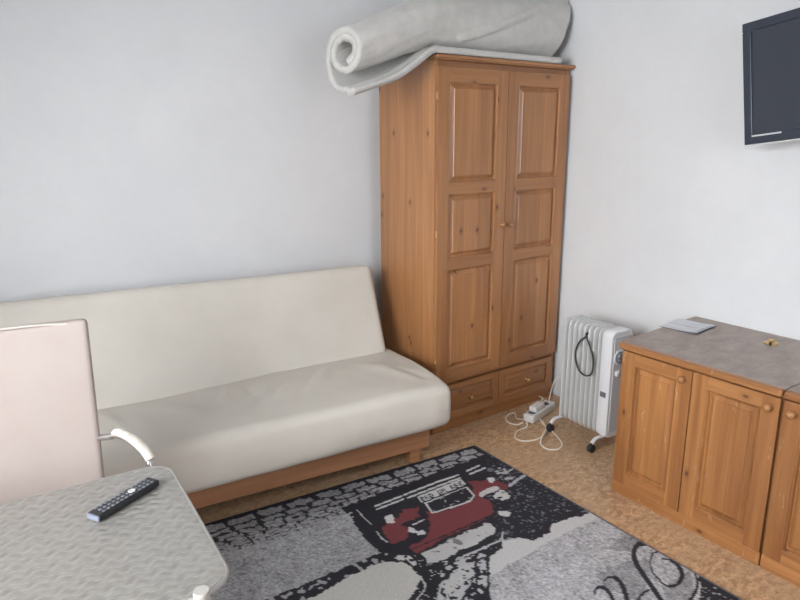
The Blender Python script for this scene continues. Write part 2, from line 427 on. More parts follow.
# ------------------------------------------------------------------ cabinets along the right wall
def cabinet(label, y_left, width, depth, doors, knobs, x_front=2.366, height=.722):
    # local frame: front faces -y, x runs along the front; turned so the front faces the room
    root = thing('low_cabinet', label, 'cabinet', (x_front, y_left, 0), -math.pi/2, 'low pine cabinets along the right wall')
    t = .02; TH = .030; H = height-TH; cv, ch = M['cab_v'], M['cab_h']
    for x in (0, width-t): part(root, 'side_panel', cv, [(x, x+t, .004, depth, 0, H)])
    part(root, 'back_panel', cv, [(t, width-t, depth-.01, depth, 0.02, H)])
    part(root, 'plinth', ch, [(0, width, -.013, .003, 0, .056)])
    part(root, 'bottom_board', ch, [(t, width-t, .006, depth-.01, .055, .07)])
    part(root, 'face_rail', ch, [(t, width-t, .006, .020, H-.022, H)])
    for i, (x0, x1) in enumerate(doors):
        d = door(root, x0, x1, .0575, H-.006, -.016, [(.115, H-.062)], cv, ch, .066)
        knob(d, knobs[i], -.016, H-.045, M['knobwood'], .0155)
    mb = MB(); fl = .045 if y_left > 1.5 else 0
    e0 = -.012 if fl else 0
    mb.rings([[(e0, .004, z), (width, .004, z), (width, depth, z), (e0-fl, depth, z)] for z in (H+.004, height)], M['laminate'], smooth=False)
    mb.box(-.014 if fl else 0, width, -.024, .010, H, height-.001, .009, ch, seg=4)
    if fl: mb.rings([[(-.018, .004, z), (-.010, .004, z), (-.010-fl, depth, z), (-.018-fl, depth, z)] for z in (H, height-.001)], ch, smooth=False)
    mb.build('cabinet_top', None, root)
    return root
CD = WB-2.366-.004
cabinet('two-door worn pine low cabinet with a leaflet and a brass fitting on its grey top', 1.706, .683, CD, [(.004, .336), (.340, .680)], [.303, .646])
cabinet('worn pine low cabinet with a scratched door edge, cut off by the right frame edge', 1.018, .690, CD, [(.004, .341), (.345, .686)], [.040, .380])

# leaflet and small brass hook on the cabinet
lf = thing('leaflet', 'folded printed white and grey leaflet lying on the grey cabinet top', 'leaflet', (2.80, 1.680, .722), R(-84))
mb = MB()
def sheet(mb, w, d, z, curl, m, n=10, th=.0012, ox=0, oy=0):
    top = []; 
    rings = []
    for i in range(n+1):
        u = -w/2+w*i/n; zz = z+curl*max(0, u/(w/2))**2
        rings.append([(u+ox, -d/2+oy, zz), (u+ox, d/2+oy, zz), (u+ox, d/2+oy, zz+th), (u+ox, -d/2+oy, zz+th)])
    mb.rings(rings, m, smooth=False)
sheet(mb, .18, .19, .001, .0015, M['paper_dark']); mb.build('back_cover', None, lf)
mb = MB(); sheet(mb, .176, .188, .003, .004, M['paper'], ox=-.002, oy=.002); mb.build('page', None, lf)
mb = MB(); sheet(mb, .150, .180, .006, .005, M['paper'], ox=.004); mb.build('page', None, lf)
hk = thing('brass_fitting', 'small brass furniture fitting with dark ends on the grey cabinet top', 'fitting', (2.86, 1.322, .722), R(20))
mb = MB(); mb.lathe([(.001, 0), (.024, 0), (.026, .005), (.020, .010), (.010, .013), (.008, .022), (.012, .027), (.008, .033), (.001, .034)], n=18); mb.bm.transform(Matrix.Diagonal((1.2, 1.2, .62, 1))); mb.build('base', M['brass'], hk)
mb = MB(); mb.tube([(-.036, 0, .006), (-.02, 0, .010), (.02, 0, .010), (.036, 0, .006)], [.006, .005, .005, .007], n=10); mb.build('cross_bar', M['black'], hk)

# ------------------------------------------------------------------ sofa
SA = R(-5.3)
sofa = thing('sofa_bed', 'cream faux-leather sofa bed on a low wooden base against the back wall', 'sofa', (1.834, 2.226, 0), SA)
SL, SDp, ZB, ZT = 2.02, .74, .262, .478
def crease(p, a, b, wd, h):
    a = Vector(a); b = Vector(b); d = b-a; q = Vector((p.x, p.y))
    t = max(0, min(1, (q-a).dot(d)/d.dot(d))); s = math.sin(math.pi*min(1, max(0, t)))
    r = (q-(a+d*t)).length
    return h*s*(math.exp(-(r/wd)**2))
CR = [((-.95, .50), (-1.02, .30), .022, .012), ((-.88, .48), (-.86, .26), .02, -.010), ((-.62, .46), (-.82, .22), .028, .014),
      ((-.70, .47), (-.93, .16), .022, -.011), ((-.42, .50), (-.60, .28), .03, .013), ((-.50, .47), (-.74, .18), .022, -.010),
      ((-.30, .48), (-.10, .14), .05, .013), ((-1.3, .45), (-1.1, .2), .05, .010), ((-.2, .34), (-.05, .08), .03, -.010), ((-1.5, .48), (-1.42, .2), .03, .009)]
def seatdisp(p):
    q = Vector((p.x-SL/2, p.y+SDp/2, p.z))          # x in [-SL,0], y in [0,SDp]
    if p.z > 0:
        for c in CR: q.z += crease(q, *c)
        q.z += .008*noise.noise(Vector((q.x*2.2, q.y*2.2, 3)))+.003*noise.noise(Vector((q.x*9, q.y*7, 1)))
        q.z += .018*math.sin(math.pi*min(1, max(0, q.y/SDp)))-.012*(q.y < .0)
        # right-hand front corner slopes down softly
        q.z -= .030*min(1, -q.x/1.6)*(q.y/SDp)
        e = max(0, 1+q.x/.16); q.z -= .012*e*e
    if p.y < -SDp/2+.05:
        q.y -= .012*math.sin(math.pi*(p.z/(ZT-ZB)+.5)); q.y += .006*noise.noise(Vector((q.x*5, 0, q.z*9)))
    e = max(0, 1+q.x/.10)*max(0, 1-q.y/.16)       # softened corner in plan
    q.x -= .010*e; q.y += .010*e
    if p.z < 0: q.z -= .016*min(1, -q.x/1.4)
    return q
mb = MB(); b = rounded_block(SL/2, SDp/2, (ZT-ZB)/2, .042, 170, 70, 14, seatdisp)
mb.merge(b, M['sofa'], Matrix.Translation((0, 0, (ZB+ZT)/2)))
seat = mb.build('seat', None, sofa)
# backrest: reclined slab
BL, BT = .615, .115
def backdisp(p):
    q = p.copy(); a = (q.x/(SL/2))
    if q.y < 0: q.y -= .014*math.cos(a*math.pi/2)*math.cos(q.z/BL*math.pi)
    q.z += .006*noise.noise(Vector((q.x*1.5, 2, 0)))*(q.z > BL*.4)
    L_ = -a*.5+.5; q.z += .030*L_*(q.z/BL+.5)      # left end stands a little higher and further back
    q.y += 105e-3*L_*(q.z/BL+.5)-.115*L_*(.5-q.z/BL)
    q.y += .004*noise.noise(Vector((q.x*4, q.z*4, 7)))
    return q
mb = MB(); b = rounded_block(SL/2, BT/2, BL/2, .035, 120, 10, 44, backdisp)
tilt = Matrix.Translation((-SL/2-.050, .545, .390)) @ Matrix.Rotation(R(-22), 4, 'X') @ Matrix.Translation((0, BT/2, BL/2-.03))
mb.merge(b, M['sofa'], tilt); bk = mb.build('backrest', None, sofa)
part(sofa, 'front_rail', M['beech_h'], [(-SL+.04, -.028, .185, .207, .080, ZB-.020)], .004)
part(sofa, 'rear_rail', M['beech_h'], [(-SL+.04, -.028, .70, .722, .085, ZB-.020)], .004)
part(sofa, 'side_rail', M['beech_h'], [(-.050, -.028, .207, .70, .10, ZB-.020)], .003)
part(sofa, 'side_rail', M['beech_h'], [(-SL+.04, -SL+.062, .207, .70, .10, ZB-.020)], .003)
part(sofa, 'underframe', M['rubber'], [(-SL+.07, -.045, .21, .695, .16, .240)], .003)
for x in (-.125, -SL+.10):
    for y in (.215, .64): part(sofa, 'leg', M['beech_h'], [(x, x+.062, y, y+.045, 0, .19)], .004)

# ------------------------------------------------------------------ rug
CX, CY = 2.116, 2.400
vs = Vector((.715-2.116, 2.497-2.399)).normalized(); vt = Vector((-.006, -1.0)).normalized()
RS, RT_, CELL = 1.62, 2.30, .0048
def rug():
    ns, nt = int(RS/CELL), int(RT_/CELL)
    s = np.linspace(0, RS, ns+1); t = np.linspace(0, RT_, nt+1); Sg, Tg = np.meshgrid(s, t, indexing='ij')
    wob = lambda f, a, k: a*np.sin(f*k)+a*.6*np.sin(f*k*2.7+1)
    Xw = CX+vs.x*Sg+vt.x*Tg; Yw = CY+vs.y*Sg+vt.y*Tg
    rng = np.random.RandomState(3)
    # the print is laid out in the flattened picture of the rug (plain floor projection)
    dx, dy, dz = Xw, Yw, -CAM_H
    zc = dx*fw.x+dy*fw.y+dz*fw.z
    PX = 400+F_PX*(dx*rt.x+dy*rt.y+dz*rt.z)/zc; PY = 300-F_PX*(dx*up.x+dy*up.y+dz*up.z)/zc
    def blur(a, n):
        for _ in range(n): a = (a+np.roll(a, 1, 0)+np.roll(a, -1, 0)+np.roll(a, 1, 1)+np.roll(a, -1, 1))/5
        return (a-a.mean())/a.std()
    n1 = blur(rng.randn(*PX.shape), 1); n0 = rng.randn(*PX.shape); n3 = blur(rng.randn(*PX.shape), 5); n8 = blur(rng.randn(*PX.shape), 40)
    JX, JY = PX+n3*.7, PY+n3[::-1]*.55          # ragged printed outlines
    def poly(pts, X=JX, Y=JY):
        ins = np.zeros(X.shape, bool); k = len(pts)
        for i in range(k):
            (x1, y1), (x2, y2) = pts[i], pts[(i+1) % k]
            if y1 == y2: continue
            c = ((y1 > Y) != (y2 > Y)) & (X < (x2-x1)*(Y-y1)/(y2-y1)+x1); ins ^= c
        return ins
    def stroke(pts, wd, X=None, Y=None):
        X = PX+n3*.25 if X is None else X; Y = PY+n3*.2 if Y is None else Y
        d = np.full(X.shape, 1e9)
        for i in range(len(pts)-1):
            (x1, y1), (x2, y2) = pts[i], pts[i+1]; w1 = wd if not isinstance(wd, list) else (wd[i]+wd[i+1])/2
            L2 = (x2-x1)**2+(y2-y1)**2; u = np.clip(((X-x1)*(x2-x1)+(Y-y1)*(y2-y1))/L2, 0, 1)
            d = np.minimum(d, np.hypot(X-x1-u*(x2-x1), Y-y1-u*(y2-y1))-w1/2)
        return d < 0
    def ell(cx, cy, rx, ry): return ((JX-cx)/rx)**2+((JY-cy)/ry)**2 < 1
    def smooth(pts): return [(v.x, v.y) for v in curve([(a, b, 0) for a, b in pts], 6)]
    BLK = np.array([.022, .022, .030]); GR = np.array([.48, .48, .50]); LT = np.array([.68, .68, .68]); RED = np.array([.215, .048, .056]); CRM = np.array([.69, .69, .65])
    C = np.zeros(PX.shape+(3,)); C[:] = GR
    C *= (1+.16*n1+.16*n0+.05*n8)[..., None]
    pav = poly([(180, 500), (360, 480), (392, 553), (330, 576), (180, 640)], PX, PY)
    C[pav] *= .86
    # cobbles: rows shrink away from the edge
    rows = [(.026, .072, .135), (.084, .112, .115), (.122, .148, .100), (.153, .178, .088), (.183, .203, .075), (.208, .224, .065), (.229, .242, .055), (.247, .258, .05)]
    Sj = Sg+n3*.0034; Tj = Tg+n3[::-1]*.0042+.003*n8
    for i, (a, b_, wd) in enumerate(rows):
        fade = i/len(rows); gap = .022*(1-fade)**1.1+.003
        inrow = (Tj > (rows[i-1][1] if i else -1)) & (Tj <= b_)
        ph = (Sj/wd+.37*i) % 1.0
        joint = (Tj < a) | (np.minimum(ph, 1-ph)*wd < gap*.45)
        keep = (n3 > (-2.5+3.4*fade)) if i > 2 else True
        sel = inrow & joint & keep
        C[sel] = BLK*1.3
        stone = inrow & ~joint; C[stone] = C[stone]*(.80+.2*fade)
    C[(Tg < .014+.007*np.abs(n3))] = BLK
    # light sweep on the right and grey field
    C[poly([(598, 513), (604, 518), (565, 535), (522, 560), (487, 580), (480, 600), (486, 548), (500, 543), (530, 541), (551, 531), (551, 525)])] = LT
    fld = poly([(604, 518), (565, 535), (522, 560), (487, 580), (486, 640), (760, 640), (700, 575)]); C[fld] *= 1.08
    for pp in ([(607, 551), (624, 537), (634, 535), (646, 545), (634, 553), (618, 554)], [(596, 577), (625, 564), (652, 560), (648, 580), (640, 604), (604, 590)], [(662, 590), (690, 572), (696, 610), (668, 612)]):
        C[poly(pp)] *= .66
    # dark mass around the car
    dark = poly([(341, 511), (352, 505), (396, 489), (440, 473), (484, 457), (470, 449), (476, 440), (600, 508), (590, 515), (552, 526), (551, 533), (534, 543), (520, 541), (503, 541), (500, 552), (489, 560), (490, 640), (404, 640), (395, 566), (385, 558), (378, 553), (366, 542), (357, 530), (350, 518)])
    sp = ((n1 > 1.45) | (n3 > 1.9)) & (PX > 487)
    # first two cobble rows stay readable above the dark mass
    dark &= ~((Tj < .112) & (Sj > .10) & ~((Tj < .02)))
    C[dark] = BLK; C[dark & sp] = (.20, .20, .235)
    C[dark & (n1 > 1.75) & (PY > 555)] = LT
    band = poly([(262, 604), (300, 588), (340, 572), (388, 552), (402, 560), (362, 577), (330, 592), (300, 612)])
    C[band] = BLK; C[band & (n3 > .95)] = GR*.9
    # creamy ellipse
    rim = [(300, 606), (322, 595), (340, 584), (362, 573), (380, 566), (398, 564), (411, 569), (419, 579), (417, 590), (408, 602), (396, 620)]
    C[poly([(280, 640)]+smooth(rim)+[(390, 650)])] = CRM
    C[stroke(smooth([(418, 578), (425, 588), (418, 602), (410, 614)]), 1.6)] = LT
    C[stroke(smooth([(399, 560), (409, 561), (414, 566)]), 5) & (n3 > -.4)] = LT
    # tower foot: pale lattice on black
    tw = poly([(444, 570), (487, 552), (489, 640), (430, 640)])
    C[tw & (n3 > .15)] = GR*1.2
    C[poly([(452, 574), (470, 567), (472, 580), (452, 594), (446, 604), (444, 590)]) & (n1 > -.8)] = LT*.92
    C[stroke([(462, 604), (472, 588), (484, 604)], 3)] = BLK; C[stroke([(476, 556), (477, 604)], 2.6)] = BLK; C[stroke([(487, 552), (489, 620)], 1.6)] = BLK
    # car body
    red = [(426, 514), (440, 515), (474, 502), (474, 490), (467, 483), (480, 482), (492, 482), (507, 486), (508, 493), (497, 493), (486, 494), (480, 499), (490, 503), (493, 512), (490, 519), (470, 528), (440, 543), (418, 556), (408, 550), (425, 541), (431, 526)]
    C[poly(red)] = RED
    C[poly([(381, 528), (390, 524), (398, 520), (402, 512), (418, 510), (419, 519), (400, 527), (410, 533), (408, 540), (393, 546), (385, 538)])] = RED
    C[stroke([(413, 551), (440, 540), (492, 517)], 1.2)] = BLK
    C[poly([(420, 555), (440, 545), (468, 531), (489, 523), (497, 529), (497, 538), (470, 552), (431, 570), (426, 565)])] = BLK
    bump_ = poly([(421, 556), (440, 547), (468, 533), (489, 525), (495, 530), (494, 536), (470, 549), (431, 568), (427, 564)])
    C[bump_] = LT*.9; C[bump_ & (n3 > 1.25)] = GR*.5
    C[stroke([(456, 562), (480, 552), (500, 543), (503, 536)], 2.0)] = GR*1.2
    C[stroke([(452, 561), (480, 549), (499, 540)], 1.2)] = BLK
    # windscreen
    C[poly([(424, 505), (467, 488.5), (475, 497.5), (471, 503.5), (460, 507.8), (432, 516)], PX, PY)] = LT
    ws = poly([(427, 505.4), (465.5, 489.6), (473, 497.6), (469.5, 502.4), (459, 506.4), (432.5, 514.4)], PX, PY)
    C[ws] = BLK; C[ws & (n1 > 1.7)] = GR
    C[poly([(417, 499), (461, 481), (466, 486.5), (421.5, 504.8)], PX, PY)] = LT*1.03
    # roof strip lettering, upright block capitals
    FONT = {'B': '110101110101110', 'R': '110101110101101', 'D': '110101101101110', 'W': '101101101111101', 'E': '111100110100111'}
    txt = 'BRD WR RBE'; p0, p1, p3 = np.array([419.2, 499.6]), np.array([461.5, 482.4]), np.array([423.0, 504.2])
    e1, e2 = p1-p0, (p3-p0); det = e1[0]*e2[1]-e1[1]*e2[0]
    U = ((PX-p0[0])*e2[1]-(PY-p0[1])*e2[0])/det; V = ((PY-p0[1])*e1[0]-(PX-p0[0])*e1[1])/det
    for i, ch in enumerate(txt):
        if ch == ' ': continue
        w_ = 1/len(txt); u = (U-i*w_)/w_/.80; v = (V-.06)/.86
        ok = (u >= 0) & (u < 1) & (v >= 0) & (v < 1)
        idx = (np.clip(v*5, 0, 4.99).astype(int)*3+np.clip(u*3, 0, 2.99).astype(int))
        C[ok & (np.array([int(q) for q in FONT[ch]])[idx] == 1)] = BLK
    for a in ([(375, 508.5), (402, 498)], [(404, 497), (440, 483), (458, 477)], [(377, 511.5), (403, 501.5)], [(408, 500), (440, 487.5), (460, 480)], [(467, 473), (479, 467.5)], [(470, 476), (485, 470)]):
        C[stroke(a, 1.7, PX, PY)] = LT
    for a in ([(357, 512), (364, 520), (371, 526)], [(376, 533), (382, 541), (387, 544)], [(342, 520), (352, 515)], [(342, 524), (353, 519)]): C[stroke(a, 1.2)] = GR*1.2
    for q in ((390, 521, 5, 3.6), (491.5, 481.5, 4, 2.8), (504, 515.5, 6.5, 3), (411, 532, 3, 2.4), (421, 535, 4, 2.8), (415, 534, 3, 1.6)): C[ell(*q)] = LT*1.05
    C[stroke([(413, 527), (424, 522)], 1.4)] = LT
    C[stroke(smooth([(482, 497), (488, 493), (497, 491)]), 5)] = LT*.95
    C[ell(501, 498, 9, 6)] = BLK; C[ell(501.5, 498, 7.6, 5)] = LT; C[ell(500, 500, 3, 1.6)] = BLK; C[ell(503, 495, 3, 1)] = GR*.6
    C[ell(501, 473, 6.5, 3.2) & ~ell(501, 472, 4, 1.6)] = GR; C[stroke([(507, 475), (513, 470)], 1.5)] = GR
    C[stroke([(510, 487.5), (519, 481), (526, 476)], 3)] = np.array([.50, .52, .56]); C[stroke([(506, 481), (512, 480)], 2.4)] = GR
    # flowing script letters
    for pts, wd in (([(645, 546), (638, 547), (634, 553), (635, 563), (641, 574), (650, 587), (660, 602), (668, 618)], 5),
                    ([(661, 553), (653, 556), (650, 564), (652, 574), (660, 583)], 1.6),
                    ([(662, 561), (671, 563), (679, 570), (682, 578), (678, 586), (669, 589), (660, 584)], [1.4, 3, 4.6, 4.6, 3, 1.6, 1.4]),
                    ([(604, 583), (608, 580), (616, 581), (622, 588), (626, 600), (628, 616)], [2, 2.4, 4, 5, 5, 4]),
                    ([(594, 596), (596, 591), (602, 590), (608, 594), (613, 603), (616, 614)], [2, 3, 4, 4, 4, 4]),
                    ([(636, 606), (642, 597), (648, 592)], 2.4), ([(693, 573), (697, 583), (695, 594), (688, 606)], [1.5, 3, 4, 4])):
        C[stroke(smooth(pts), wd if not isinstance(wd, list) else [wd[min(len(wd)-1, i//6)] for i in range(60)])] = BLK*1.2
    dk = poly([(697, 574), (742, 598), (790, 630), (698, 630), (700, 590)]); C[dk] = BLK; C[dk & (n1 > 1.4)] = GR*.8
    C[(Sg < .005)] = np.array([.16, .16, .17])
    C = np.clip(C, .012, .8)
    z = np.full(PX.shape, .011)
    nv = (ns+1)*(nt+1)
    co = np.stack([Xw-CX, Yw-CY, z], -1).reshape(-1, 3)
    idx = np.arange(nv).reshape(ns+1, nt+1)
    q = np.stack([idx[:-1, :-1], idx[1:, :-1], idx[1:, 1:], idx[:-1, 1:]], -1).reshape(-1, 4)
    # skirt down to the floor
    loop = np.concatenate([idx[:, 0], idx[-1, 1:], idx[-2::-1, -1], idx[0, -2:0:-1]])
    low = co[loop].copy(); low[:, 2] = .001
    li = nv+np.arange(len(loop)); nx_ = np.roll(np.arange(len(loop)), -1)
    sk = np.stack([loop, li, li[nx_], loop[nx_]], -1)
    bot = li[::-1].tolist()
    me = bpy.data.meshes.new('rug')
    V_ = np.concatenate([co, low]); F_ = np.concatenate([q[:, ::-1], sk[:, ::-1]])
    me.from_pydata(V_.tolist(), [], F_.tolist()+[li.tolist()])
    ca = me.color_attributes.new('print', 'FLOAT_COLOR', 'POINT')
    cc = np.ones((len(V_), 4)); cc[:nv, :3] = C.reshape(-1, 3); cc[nv:, :3] = .05
    ca.data.foreach_set('color', cc.ravel()); me.materials.append(M['rug']); me.update()
    o = bpy.data.objects.new('rug', me); COL.objects.link(o); o.location = (CX, CY, 0)
    bm = bmesh.new(); bm.from_mesh(me); bmesh.ops.recalc_face_normals(bm, faces=bm.faces[:]); bm.to_mesh(me); bm.free()
    tag(o, 'black and grey rug printed with cobbles, a red car and flowing script, on the floor', 'rug')
rug()

# ------------------------------------------------------------------ table
TX1, TX0, TY0, TY1, TZ = .372, -.74, 1.135, 1.745, .72
tab = thing('table', 'small table with an embossed silver top and rounded corners beside the sofa', 'table', (-.172, 1.472, 0), R(-2.5))
hx, hy = .560, .303
def rrect(hx, hy, r, z, n=10):
    out = []
    for cx, cy, a0 in ((hx-r, hy-r, 0), (-hx+r, hy-r, 90), (-hx+r, -hy+r, 180), (hx-r, -hy+r, 270)):
        for k in range(n+1):
            a = R(a0+90*k/n); out.append((cx+r*math.cos(a), cy+r*math.sin(a), z))
    return out
mb = MB(); mb.rings([rrect(hx-.008, hy-.008, .060, z) for z in (TZ-.010, TZ-.001)], smooth=False); mb.build('table_top', M['tabletop'], tab)
mb = MB(); mb.tube(rrect(hx-.005, hy-.005, .062, TZ-.006), .0055, n=10, closed=True); mb.build('rim', M['steel_rim'], tab)
mb = MB()
for y in (-hy+.04, hy-.04): mb.box(-hx+.07, hx-.07, y-.012, y+.012, TZ-.045, TZ-.012, .003)
for x in (-hx+.07, hx-.07): mb.box(x-.012, x+.012, -hy+.04, hy-.04, TZ-.045, TZ-.012, .003)
mb.build('apron', M['leg_cream'], tab)
for sx in (-1, 1):
    for sy in (-1, 1):
        x, y = sx*(hx-.076), sy*(hy+.010) if sy < 0 else sy*(hy-.04); zt = TZ+.010 if sy < 0 else TZ-.018
        l = MB(); l.tube([(x, y, .010), (x, y, .3), (x, y, zt-.012), (x, y, zt+.000), (x, y, zt+.006)], [.0165, .0165, .0165, .0165, .0150], n=18)
        lg = l.build('leg', M['leg_cream'], tab)
        l = MB(); l.lathe([(.018, 0), (.019, .012), (.017, .014)], (x, y, 0), n=16); l.build('foot_cap', M['rubber'], lg)

# ------------------------------------------------------------------ remote control
a_ = Vector((.171, 1.548)); b_ = Vector((.334, 1.640)); ang = math.atan2(b_.y-a_.y, b_.x-a_.x)
rem = thing('remote_control', 'black remote control with pale keys lying on the silver tabletop', 'remote control', ((a_.x+b_.x)/2, (a_.y+b_.y)/2, TZ+.001), ang)
RL, RW, RH = .190, .042, .018
mb = MB(); mb.box(-RL/2, RL/2, -RW/2, RW/2, 0, RH, .006, seg=3); mb.build('casing', M['black'], rem)
mb = MB(); mb.box(-RL/2-.002, -RL/2+.010, -RW/2+.001, RW/2-.001, .002, RH-.002, .003); mb.build('end_cap', M['remote_end'], rem)
kn = 0
for i in range(12):
    for j in range(3):
        x = -RL/2+.022+i*.0135; y = -.013+j*.013
        if i in (7,) : continue
        mb = MB(); mb.box(x-.0036, x+.0036, y-.0032, y+.0032, RH-.001, RH+.0018, .001); mb.build('key', M['key'] if (i+j) % 4 else M['grey_plastic'], rem)
mb = MB(); mb.lathe([(.009, 0), (.009, .002), (.0065, .003), (.006, .0015), (.001, .0015)], (-RL/2+.022+7*.0135+.0, 0, RH-.0005), n=20); mb.build('ring_key', M['silver'], rem)

# ------------------------------------------------------------------ chair behind the table
ch = thing('armchair', 'dusty pink padded dining armchair with chrome frame behind the silver table', 'chair', (.037, 1.93, 0), R(-6))
# local: faces -y, origin under the seat centre
CWd = .23
def padback(p):
    q = p.copy(); 
    if q.y < 0: q.y -= .010*math.cos(q.x/CWd*1.4)*math.cos(q.z/.32*1.4)
    q.x *= .985+.022*(q.z/.30)
    q.y += .010*math.cos(q.x/CWd*1.5)
    return q
mb = MB(); b = rounded_block(CWd, .026, .30, .014, 36, 6, 44, padback)
bt = Matrix.Translation((0, .185, .772)) @ Matrix.Rotation(R(-7), 4, 'X')
mb.merge(b, M['chairpad'], bt); bk = mb.build('backrest', None, ch)
mb = MB()
loop = [(-CWd+.010, -.023, .29), (-.1, -.0325+.004, .297), (.1, -.0325+.004, .297), (CWd-.014, -.023, .29)]
mb.tube([bt@Vector(p) for p in curve([(-CWd+.012, -.016, .285), (-.1, -.021, .299), (.1, -.021, .299), (CWd-.012, -.016, .285)], 8)], .0035, n=8)
mb.build('piping', M['chairtrim'], bk)
mb = MB(); mb.merge(rounded_block(.225, .205, .030, .022, 24, 22, 6), M['chairpad'], Matrix.Translation((0, -.05, .455))); mb.build('seat', None, ch)
AX = .293
for s in (-1, 1):
    # one bent chrome tube per side: back post joint, arm, front leg
    mb = MB()
    pts = curve([(s*(CWd-.01), .160, .700), (s*.250, .120, .714), (s*.272, .094, .724), (s*.300, .035, .724), (s*.330, -.020, .708), (s*.340, -.048, .672), (s*.343, -.056, .60), (s*.335, -.09, .30), (s*.325, -.12, .012)], 8)
    mb.tube(pts, .0095, n=12); mb.build('arm_frame', M['chrome'], ch)
    mb = MB(); pp = curve([(s*.268, .104, .733), (s*.280, .078, .738), (s*.300, .036, .738), (s*.322, -.008, .726), (s*.338, -.036, .706), (s*.344, -.048, .690)], 8)
    mb.tube(pp, [.011]+[.0165]*(len(pp)-2)+[.012], n=14, flat=.7); mb.build('armrest', M['armpad'], ch)
    mb = MB(); mb.tube([(s*(CWd-.03), .225, .70), (s*(CWd-.03), .20, .44), (s*(CWd-.01), .23, .20), (s*(CWd), .27, .012)], .0105, n=12); lg = mb.build('leg', M['chrome'], ch)
    mb = MB(); mb.lathe([(.013, 0), (.0135, .014), (.011, .018)], (s*CWd, .27, 0), n=14); mb.build('foot_cap', M['rubber'], lg)
mb = MB(); mb.tube([(-.338, -.08, .415), (.338, -.08, .415)], .010, n=10); mb.tube([(-CWd+.03, .19, .43), (CWd-.03, .19, .43)], .010, n=10)
mb.build('seat_frame', M['chrome'], ch)

# ------------------------------------------------------------------ rolled mattress topper on the wardrobe
def topper():
    NS, NT = 90, 190; n0 = Vector((0, 0, 0))
    b = bmesh.new(); G = []
    TOPZ = WH+.024+.018
    for i in range(NS+1):
        s = i/NS
        x = 1.525+s*(2.885-1.525)
        over = max(0, (1.995-x)/.47); droop = .080*math.sin(min(1, over*1.7)*math.pi/2)**1.3
        sag = .135*over**1.1
        base = TOPZ-sag
        Rr = .098+.062*s
        yc = 2.665+.145*s; zc = base+Rr+.004*(1-s)
        if s < .5: zc -= .012*(1-s*2)
        yF = 2.622-.03*(1-s)+.005*s
        row = []
        nt_tail = 40
        turns = 1.95-.55*s
        for k in range(NT+1):
            if k < nt_tail:
                u = k/nt_tail; y = yF+(yc-yF)*u; z = base+.004*math.sin(u*9+s*5)*(over > 0)
                z -= droop*(1-.15*u)
                if yF > yc: y = yF+(yc-yF)*u
                th = 0
            else:
                u = (k-nt_tail)/(NT-nt_tail); th = u*turns*2*math.pi
                rad = Rr*(1-.22*min(1, u*turns)*(1-.5*s)-.30*max(0, u*turns-1))
                if s > .3 and th > math.pi: rad *= 1-.10*(s-.3)*math.sin(min(math.pi, th-math.pi))
                y = yc+rad*math.sin(th); z = base+Rr-rad*math.cos(th)
                if th < math.pi: z -= droop*.85*((1+math.cos(th))/2)**1.1; y += .03*over*math.sin(th)
                z += .05*s*max(0, (z-base)/(2*Rr))
            sh = max(0, (z-base))/.3
            xx = x-.02*math.sin(th)*(1-s)+(s**2*(.02+.10*sh**1.6)*min(1, th/2) if th > 0 else 0); xx = min(xx, 2.992)
            nz = Vector((x*2.6, th*.9, 1.3))
            d = .010*noise.noise(nz)+.006*noise.noise(Vector((x*9, th*3, 4)))
            # a long diagonal fold on the front face
            if th > math.pi: d += .018*math.exp(-((th-4.6+(s-.7)*3.2)/.09)**2)*(s > .45)
            f = min(1, max(0, th/1.2))
            row.append(b.verts.new((xx, y+d*f*math.sin(th), z-d*f*math.cos(th))))
        G.append(row)
    for i in range(NS):
        for k in range(NT):
            f = b.faces.new((G[i][k], G[i+1][k], G[i+1][k+1], G[i][k+1])); f.smooth = True
    mb = MB(); mb.merge(b, M['mattress'])
    o = mb.build('mattress_topper', None, None, fix=False)
    tag(o, 'rolled off-white mattress topper lying across the wardrobe top', 'mattress')
    sd = o.modifiers.new('thickness', 'SOLIDIFY'); sd.thickness = .030; sd.offset = 0
    return o
topper()

# ------------------------------------------------------------------ oil heater
# local: long axis along +y (away from camera), x depth towards the wall
ht = thing('oil_heater', 'white finned oil radiator heater on castors against the right wall', 'heater', (2.628, 2.000, 0), R(-2))
HD, HZ0, HZ1 = .155, .075, .653
nf = 8; pitch = .034
def fin_profile(r=.035, n=6):
    out = []
    for cx, cz, a0 in ((HD-r, HZ1-r, 0), (r, HZ1-r, 90), (r, HZ0+r, 180), (HD-r, HZ0+r, 270)):
        for k in range(n+1):
            a = R(a0+90*k/n); out.append((cx+r*math.cos(a), cz+r*math.sin(a)))
    return out
prof = fin_profile(); c0 = (HD/2, (HZ0+HZ1)/2)
def finring(y, inset):
    out = []
    for x, z in prof:
        sx = (HD/2-inset)/(HD/2); sz = ((HZ1-HZ0)/2-inset)/((HZ1-HZ0)/2)
        out.append((c0[0]+(x-c0[0])*sx, y, c0[1]+(z-c0[1])*sz))
    return out
for i in range(nf):
    y = .052+i*pitch
    mb = MB(); mb.rings([finring(y+d, ins) for d, ins in ((-.0115, .034), (-.0105, .018), (-.0055, .005), (-.002, 0), (.002, 0), (.0055, .005), (.0105, .018), (.0115, .034))], M['fin'])
    mb.tube([(HD/2, y-.017, HZ0+.05), (HD/2, y+.017, HZ0+.05)], .024, M['fin'], 12); mb.tube([(HD/2, y-.017, HZ1-.05), (HD/2, y+.017, HZ1-.05)], .024, M['fin'], 12)
    mb.build('fin', None, ht)
mb = MB()
mb.rings([[(x, y, z) for x, y, z in [(c0[0]+(p[0]-c0[0])*k, yy, c0[1]+(p[1]-c0[1])*k2) for p in prof]] for yy, k, k2 in ((-.035, .96, .985), (-.030, 1.0, 1.0), (.028, 1.0, 1.0), (.032, .97, .99))], M['white_enamel'])
hs = mb.build('control_housing', None, ht)
